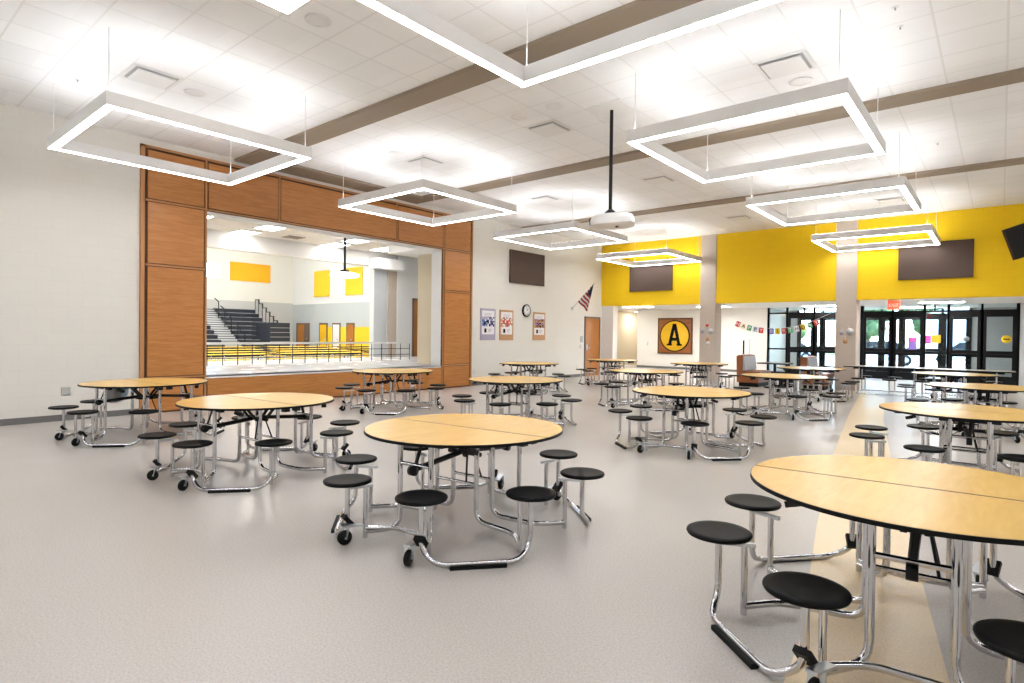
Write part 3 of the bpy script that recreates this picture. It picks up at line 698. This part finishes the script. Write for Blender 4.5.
# ------------------------------------------------------------------ hanging linear fixtures
FZ = 3.937; FS = 2.50; FW, FH = .105, .16
def make_fixture():
    r = empty('square_pendant_light', (0, 0, FZ))
    for k, (x0, x1, y0, y1) in enumerate(((0, FS, 0, FW), (0, FS, FS - FW, FS), (0, FW, FW, FS - FW), (FS - FW, FS, FW, FS - FW))):
        b = MB().box(x0, x1, y0, y1, 0.008, FH).build('housing', 'fixture', r)
        MB().box(x0 + .012, x1 - .012, y0 + .012, y1 - .012, .004, .008).build('diffuser', 'led', b)
        MB().box(x0 + .03, x1 - .03, y0 + .03, y1 - .03, FH, FH + .006).build('upper_diffuser', 'ledup', b)
    for x in (FW / 2 + .04, FS - FW / 2 - .04):
        for y in (FW / 2, FS - FW / 2):
            MB().tube([(x, y, FH), (x, y, ZC - FZ)], .0055, 5).build('cable', 'white', r)
    return r
U = 2.467
fx = [(-4.085, .84, 'square pendant light ring nearest the left wall, before the wooden surround'),
      (-4.085, 2.70, 'square pendant light ring above the right end of the stage opening'),
      (-4.085, 4.56, 'square pendant light ring between the stage and the projector'),
      (-4.10, 6.60, 'small-looking square pendant light ring before the yellow wall, under the projector'),
      (-1.51, .84, 'huge square pendant light ring cut off by the top edge of the photo'),
      (-1.51, 2.71, 'large square pendant light ring right of the projector pole'),
      (-1.51, 4.56, 'square pendant light ring in front of the second column, the higher of two'),
      (-1.52, 6.60, 'lowest-looking square pendant light ring overlapping the right brown panel')]
fproto = make_fixture()
for i, (x, y, lab) in enumerate(fx):
    o = fproto if i == 0 else copy_tree(fproto)
    o.location = (x * U, y * U, FZ); tag(o, lab, 'light', 'square pendant lights')
for (x, y, lab) in ((-4.085, -1.02, 'behind the camera on the left'), (-1.51, -1.02, 'above the camera'), (0.72, .84, 'on the right, nearest one'), (0.72, 2.71, 'on the right, middle one'), (0.72, 4.56, 'on the right, farthest one')):
    o = copy_tree(fproto); o.location = (x * U, y * U, FZ); tag(o, 'square pendant light ring outside the photo, %s' % lab, 'light', 'square pendant lights outside the frame')

# ------------------------------------------------------------------ ceiling fittings
def vent(x, y, label):
    r = empty('ceiling_vent', (x, y, ZC), 0, label, 'vent', 'square ceiling vents')
    MB().box(-.295, .295, -.295, -.255, -.012, 0).box(-.295, .295, .255, .295, -.012, 0).box(-.295, -.255, -.255, .255, -.012, 0).box(.255, .295, -.255, .255, -.012, 0).build('frame', 'white', r)
    MB().box(-.255, .255, -.255, .255, -.004, 0).build('throat', 'grey', r)
    MB().box(-.225, .225, -.225, .225, -.035, -.022).build('face_plate', 'white', r)
for x, y, l in ((-8.72, 2.9, 'square ceiling vent above the leftmost pendant light ring'), (-2.1, 7.7, 'square ceiling vent over the large right pendant light ring'),
                (-5.7, 7.7, 'square ceiling vent left of the projector pole'), (-8.7, 7.7, 'square ceiling vent above the second pendant light ring'),
                (-5.7, 11.65, 'square ceiling vent right of the projector pole, farther back'), (-8.7, 11.6, 'faint square ceiling vent above the third pendant light ring'),
                (-2.1, 12.1, 'square ceiling vent framed inside the right pendant light ring'), (-5.7, 16.7, 'farthest square ceiling vent near the yellow wall, left of the column'),
                (-2.1, 16.7, 'square ceiling vent framed inside the second right pendant light ring')):
    vent(x, y, l)
def speaker(x, y, label):
    r = empty('ceiling_speaker', (x, y, ZC), 0, label, 'speaker', 'round ceiling speakers')
    MB().lathe([(0, -.012), (.11, -.012), (.13, 0), (0, 0)], 24).build('grille', 'white', r)
    MB().lathe([(.115, -.014), (.135, -.012), (.14, 0)], 24).build('rim', 'white', r)
for x, y, l in ((-5.7, 3.5, 'round ceiling speaker in the upper left, near the top edge light'), (-8.79, 3.47, 'round ceiling speaker behind the left square vent'),
                (-5.09, 7.0, 'round ceiling disc just before the vent by the projector pole'), (-5.75, 7.0, 'smaller round ceiling disc left of the vent by the projector pole'),
                (-8.72, 7.0, 'round ceiling disc above the second pendant ring'), (-2.07, 8.3, 'round ceiling speaker just behind the upper right square vent')):
    speaker(x, y, l)
for x, y, l in ((-.88, 7.03, 'tiny ceiling sprinkler at the top right of the photo'), (-.89, 7.5, 'tiny ceiling sprinkler below the top right one'), (-.89, 12.33, 'tiny ceiling sprinkler between the second and third ceiling strips'),
                (-9.6, 2.3, 'tiny ceiling sprinkler near the left wall')):
    r = empty('sprinkler', (x, y, ZC), 0, l, 'sprinkler', 'ceiling sprinklers')
    MB().lathe([(0, -.006), (.034, -.005), (.038, 0)], 14).build('escutcheon', 'white', r); MB().lathe([(0, -.03), (.010, -.03), (.007, -.015), (.007, 0)], 10).build('nozzle', 'grey', r)
r = empty('ceiling_light', (-5.55, 2.95, ZC), 0, 'bright square ceiling light cut by the top edge, upper left', 'light')
MB().box(-.3, .3, -.3, .3, -.02, 0).build('frame', 'white', r); MB().box(-.26, .26, -.26, .26, -.021, -.019).build('diffuser', 'panel', r)
# projector on its pole
pj = empty('projector', (-4.50, 7.63, ZC), 0, 'white ceiling projector on a long black pole', 'projector')
MB().box(-.3, .3, -.3, .3, -.01, 0).build('ceiling_plate', 'white', pj)
MB().tube([(0, 0, -.005), (0, 0, -1.54)], .027, 12).build('pole', 'blackmetal', pj)
MB().lathe([(0, -1.48), (.035, -1.48), (.08, -1.52), (.10, -1.56), (0, -1.56)], 18).build('mount', 'blackmetal', pj)
MB().tube([(-.22, -.02, 0), (-.22, -.02, -.10), (-.1, 0, -.17)], .008, 6, .04).build('cord', 'lgrey', pj)
body = MB()
for k, (w_, d_, z) in enumerate(((0.16, .10, -.045), (.24, .17, -.055), (.30, .22, -.085), (.325, .25, -.13), (.325, .25, -.19), (.315, .24, -.20))):
    n = 28
    ring = []
    for j in range(n):
        a = 2 * PI * j / n; ca, sa = math.cos(a), math.sin(a)
        ring.append((w_ * math.copysign(abs(ca) ** .5, ca), d_ * math.copysign(abs(sa) ** .5, sa), z))
    if k: body.add(prev + ring, [(i, (i + 1) % n, n + (i + 1) % n, n + i) for i in range(n)], 0, True)
    else: body.add(ring, [tuple(range(n))])
    prev = ring
body.add(prev, [tuple(range(n))])
bo = body.build('body', 'gloss_white', pj); bo.location = (.03, .0, -1.505); bo.scale = (1, 1, 1.15); bo.rotation_euler = (-.03, -.05, .5)
MB().lathe([(.022, .02), (.022, -.008), (0, -.01)], 12, (.06, .02, -.20)).build('sensor', 'ink', bo)
MB().tube([(-.30, -.06, -.13), (-.335, -.06, -.13)], .045, 16).build('lens', 'carglass', bo)
# television on the right
tv = empty('television', (-.029, 13.0, 3.346), 0, 'black television tilted down from its mount, cut by the right edge', 'television')
e1, a1, q1 = Vector((.158, 0, -.521)), Vector((.15, -.01, .05)), Vector((.75, -.60, .16))
def slab(o_, e_, a_, q_):
    o_ = Vector(o_); return MB().add([o_, o_ + a_, o_ + a_ + q_, o_ + q_, o_ + e_, o_ + e_ + a_, o_ + e_ + a_ + q_, o_ + e_ + q_], [(0, 1, 2, 3), (7, 6, 5, 4), (0, 4, 5, 1), (1, 5, 6, 2), (2, 6, 7, 3), (3, 7, 4, 0)])
slab(q1 * .04, e1, a1, q1).build('casing', 'rubber', tv)
slab((0, 0, 0), e1, a1, q1 * .035).build('side_panel', 'tvreflect', tv)  # brown wall reflection painted as the panel's colour; the casing is black
slab(a1, e1, a1 * 1.6 + q1 * .1, q1 * .03).build('screen_bezel', 'rubber', tv)
slab(a1 + e1 * .04 + q1 * .03, e1 * .92, a1 * .04, q1 * .94).build('screen', 'tvscreen', tv)
cc = e1 * .4 + q1 * .5 + a1 * .5
MB().tube([cc, cc + Vector((.05, .35, .0)), cc + Vector((.05, .35, ZC - 3.346 - cc.z))], .03, 10, .05).build('mount_arm', 'blackmetal', tv)

# ------------------------------------------------------------------ booths and cafe table
def booth(loc, label):
    r = empty('booth_seat', loc, 0, label, 'booth', 'booth seats by the entrance')
    MB().prism([(0, .12), (.16, .12), (.16, .92), (.05, .94), (-.02, .9)], 0, 1.15, 'Y').build('back', 'leather', r)
    MB().box(.16, .62, 0, 1.15, .12, .36).build('base', 'leather', r)
    MB().box(.15, .66, .02, 1.13, .36, .46).build('seat', 'leather', r)
    MB().prism([(.16, .48), (.24, .48), (.18, .90), (.14, .90)], .04, 1.11, 'Y').build('back_cushion', 'uphol', r)
    MB().box(.05, .6, .04, 1.11, 0, .12).build('plinth', 'rubber', r)
booth((-6.12, 17.95, 0), 'brown booth seat with grey back cushion, left of the small dark table')
booth((-4.42, 18.3, 0), 'brown and grey booth seat close to the second column, right of the small dark table')
ct = empty('cafe_table', (-5.12, 18.25, 0), 0, 'small rectangular dark-edged cafe table between the two booth seats', 'table')
MB().box(-.40, .40, -.35, .35, .715, .737).build('table_top', 'cafe', ct); MB().box(-.41, .41, -.36, .36, .70, .733).build('edge_band', 'rubber', ct)
MB().tube([(0, 0, .70), (0, 0, .03)], .04, 12).build('pedestal', 'blackmetal', ct); MB().box(-.3, .3, -.035, .035, 0, .03).box(-.035, .035, -.3, .3, 0, .03).build('foot', 'blackmetal', ct)
long_table('cafeteria_table', 3.55, .76, 'cafe', 'long narrow stool table directly in front of the entrance doors', 'table', None, (-1.5, 18.35, 0), 0.02, True)

# ------------------------------------------------------------------ round stool tables
TR, TH = .762, .737
def pol(r, deg, z=0): a = math.radians(deg); return (r * math.cos(a), r * math.sin(a), z)
def make_table():
    r = empty('round_stool_table', (0, 0, 0))
    for sgn in (1, -1):
        arc = [(TR * math.cos(a), sgn * TR * math.sin(a)) for a in [PI * k / 36 for k in range(37)]]
        arc = [(x, y + sgn * .010) for x, y in arc]
        edge = [(x * 1.008, (y - sgn * .010) * 1.022 + sgn * .001) for x, y in arc]
        if sgn < 0: arc = arc[::-1]; edge = edge[::-1]
        tp = MB().prism(arc, TH - .018, TH).build('table_top', 'lam', r)
        MB().prism(edge, TH - .021, TH - .0012).build('edge_band', 'rubber', tp)
    # seats
    for k in range(8):
        a = 22.5 + 45 * k; p = pol(.93, a)
        MB().lathe([(0, .410), (.14, .410), (.163, .416), (.168, .426), (.166, .434), (.157, .439), (.13, .437), (0, .434)], 32, p).build('seat', 'black', r)
    # outer tubes: rise under one seat, run along the floor, rise under the next
    for q in range(4):
        a0, a1 = 22.5 + 90 * q, 67.5 + 90 * q
        pts = [pol(.93, a0, .405), pol(.93, a0, .10), pol(.985, a0 + 7, .02), pol(.985, a1 - 7, .02), pol(.93, a1, .10), pol(.93, a1, .41)]
        MB().tube(pts, .018, 12, .09).build('floor_tube', 'chrome', r)
        m0, m1 = Vector(pol(.985, a0 + 12, .012)), Vector(pol(.985, a1 - 12, .012))
        MB().bar(m0, m1, .045, .024).build('foot_pad', 'rubber', r)
    for k in range(8):
        a = 22.5 + 45 * k
        MB().tube([pol(.80, a, .37), pol(.80, a, .0)], .017, 10).build('seat_post', 'chrome', r)
        MB().bar(pol(.945, a, .372), pol(.745, a, .372), .026, .020).build('bracket', 'steel', r)
    # legs carrying the top, each running out to a seat post
    for sx in (1, -1):
        for sy in (1, -1):
            P = lambda x, y, z: (sx * x, sy * y, z)
            q = pol(.80, 22.5); q2 = pol(.80, 67.5)
            MB().tube([P(.20, .10, .70), P(.20, .10, .055), P(.58, .13, .045), P(q[0], q[1], .045)], .0195, 12, .10).build('leg', 'chrome', r)
            MB().tube([P(.15, .55, .70), P(.15, .55, .055), P(q2[0], q2[1], .045)], .0195, 12, .10).build('leg', 'chrome', r)
            # casters by the middle seats
            c = Vector(P(*pol(.97, 71.5)[:2], 0)); inward = -c.normalized()
            pl = MB().bar(c + Vector((0, 0, .135)) - inward * .03, c + inward * .13 + Vector((0, 0, .115)), .05, .012).build('caster_plate', 'steel', r)
            tdir = Vector((0, 0, 1)).cross(inward)
            w_ = MB(); n = 22; R0 = .05
            for side in (-1, 1):
                pass
            prof = [(.0, -.017), (.018, -.017), (.044, -.016), (.05, -.010), (.05, .010), (.044, .016), (.018, .017), (0, .017)]
            vs2 = []
            for rr, hh in prof:
                for k in range(n):
                    a = 2 * PI * k / n; vs2.append(c + Vector((0, 0, .05)) + inward * (rr * math.cos(a)) + Vector((0, 0, rr * math.sin(a))) + tdir * hh)
            w_.add(vs2, [(i * n + k, i * n + (k + 1) % n, (i + 1) * n + (k + 1) % n, (i + 1) * n + k) for i in range(len(prof) - 1) for k in range(n)], 0, True)
            w_.build('caster_wheel', 'rubber', r)
            fk = MB()
            for s_ in (-1, 1): fk.bar(c + tdir * (.024 * s_) + Vector((0, 0, .045)), c + tdir * (.024 * s_) + Vector((0, 0, .13)) + inward * .02, .022, .006)
            fk.tube([c + tdir * .026 + Vector((0, 0, .05)), c - tdir * .026 + Vector((0, 0, .05))], .008, 8)
            fk.build('caster_fork', 'steel', r)
            q3 = Vector(P(*pol(.90, 67.5)[:2], 0))
            MB().bar(q3 + Vector((0, 0, .115)), q3 - inward * .06 + Vector((0, 0, .18)), .07, .03).build('brake_pedal', 'rubber', r)
    for sy in (1, -1):
        q = pol(.80, 67.5)
        MB().tube([(q[0], sy * q[1], .07), (.14, sy * .62, .075), (-.14, sy * .62, .075), (-q[0], sy * q[1], .07)], .017, 10, .06).build('tie_tube', 'chrome', r)
        MB().tube([(.15, sy * .55, .53), (-.15, sy * .55, .53)], .0145, 10).build('cross_tube', 'chrome', r)
        MB().tube([(.20, sy * .10, .33), (-.20, sy * .10, .33)], .0125, 10).build('cross_tube', 'chrome', r)
        # folding arm and its hanger
        ar = MB().tube([(0, sy * .56, .50), (0, sy * .06, .545)], .021, 12).build('folding_arm', 'blackmetal', r)
        MB().lathe([(0, -.022), (.036, -.022), (.036, .022), (0, .022)], 18, (0, sy * .575, .495), 'X').build('hinge_boss', 'blackmetal', ar)
        MB().bar((0, sy * .56, .50), (.02, sy * .50, .70), .028, .014).build('hanger', 'blackmetal', r)
        MB().bar((.05, sy * .05, .52), (.05, sy * .20, .70), .03, .02).bar((-.05, sy * .05, .52), (-.05, sy * .20, .70), .03, .02).build('folding_strut', 'blackmetal', r)
        MB().tube([(.06, sy * .04, .53), (.10, sy * .10, .32)], .008, 8).build('gas_spring', 'blackmetal', r)
        MB().box(-.30, .30, sy * .22, sy * .26, .672, .702).box(-.24, .24, sy * .50, sy * .54, .672, .702).build('top_rail', 'blackmetal', r)
        for s2 in (-1, 1): MB().box(s2 * .59 - .03, s2 * .59 + .03, sy * .03, sy * .09, .665, .702).build('catch', 'blackmetal', r)
        for s2 in (-1, 1): MB().bar((s2 * .44, sy * .50, .69), (s2 * .50, sy * .46, .665), .05, .03).build('bumper', 'blackmetal', r)
    MB().tube([(-.16, 0, .535), (.16, 0, .535)], .018, 10).build('hinge_axle', 'blackmetal', r)
    return r
tabs = [(-.31, 3.53, 4, 'large round stool table in the right foreground, cut by the right edge of the photo'),
        (-3.24, 3.31, 5, 'round stool table in the centre foreground, all of it in view'),
        (-6.11, 3.08, 4, 'round stool table in front of the stage, second from the left wall'),
        (-9.26, 3.03, 3, 'leftmost round stool table, beside the pale left wall'),
        (-6.12, 7.43, 3, 'round stool table right behind the centre foreground one'),
        (-9.13, 7.30, -1, 'round stool table close to the wooden panel under the stage opening'),
        (-9.40, 11.95, 3, 'round stool table standing below the three wall posters'),
        (-9.10, 15.65, 5, 'farthest round stool table, before the wooden door in the left wall'),
        (-5.80, 11.40, 4, 'round stool table between the letter sign and the large middle table'),
        (-6.45, 15.85, 2, 'round stool table just before the left column'),
        (-3.22, 7.63, 4, 'round stool table in the middle of the room, just right of centre'),
        (-3.23, 12.12, 6, 'round stool table in front of the brown booth seat'),
        (-3.60, 15.85, 4, 'round stool table close to the second column under the birthday banner'),
        (-.27, 7.72, 5, 'round stool table directly behind the right foreground table, cut by the right edge'),
        (-.20, 12.0, 6, 'third round stool table back along the right edge'),
        (-.78, 15.95, 5, 'farthest round stool table on the right, before the long narrow table')]
tproto = make_table()
for i, (x, y, rz, lab) in enumerate(tabs):
    o = tproto if i == 0 else copy_tree(tproto)
    o.location = (x, y, 0); o.rotation_euler = (0, 0, math.radians(rz)); tag(o, lab, 'table', 'round stool tables')
bag = empty('plastic_bag', (-9.72, 2.80, .432), 0, 'pale grey plastic bag hanging under the leftmost stool table', 'bag')
MB().lathe([(0, 0), (.07, .01), (.125, .06), (.15, .13), (.155, .20), (.14, .235), (0, .236)], 22).build('pouch', 'lightblue', bag)
MB().lathe([(0, -.002), (.05, .004), (.085, .05), (.10, .12), (.10, .2)], 16, (.075, -.055, .0)).build('dark_content', 'grey', bag)
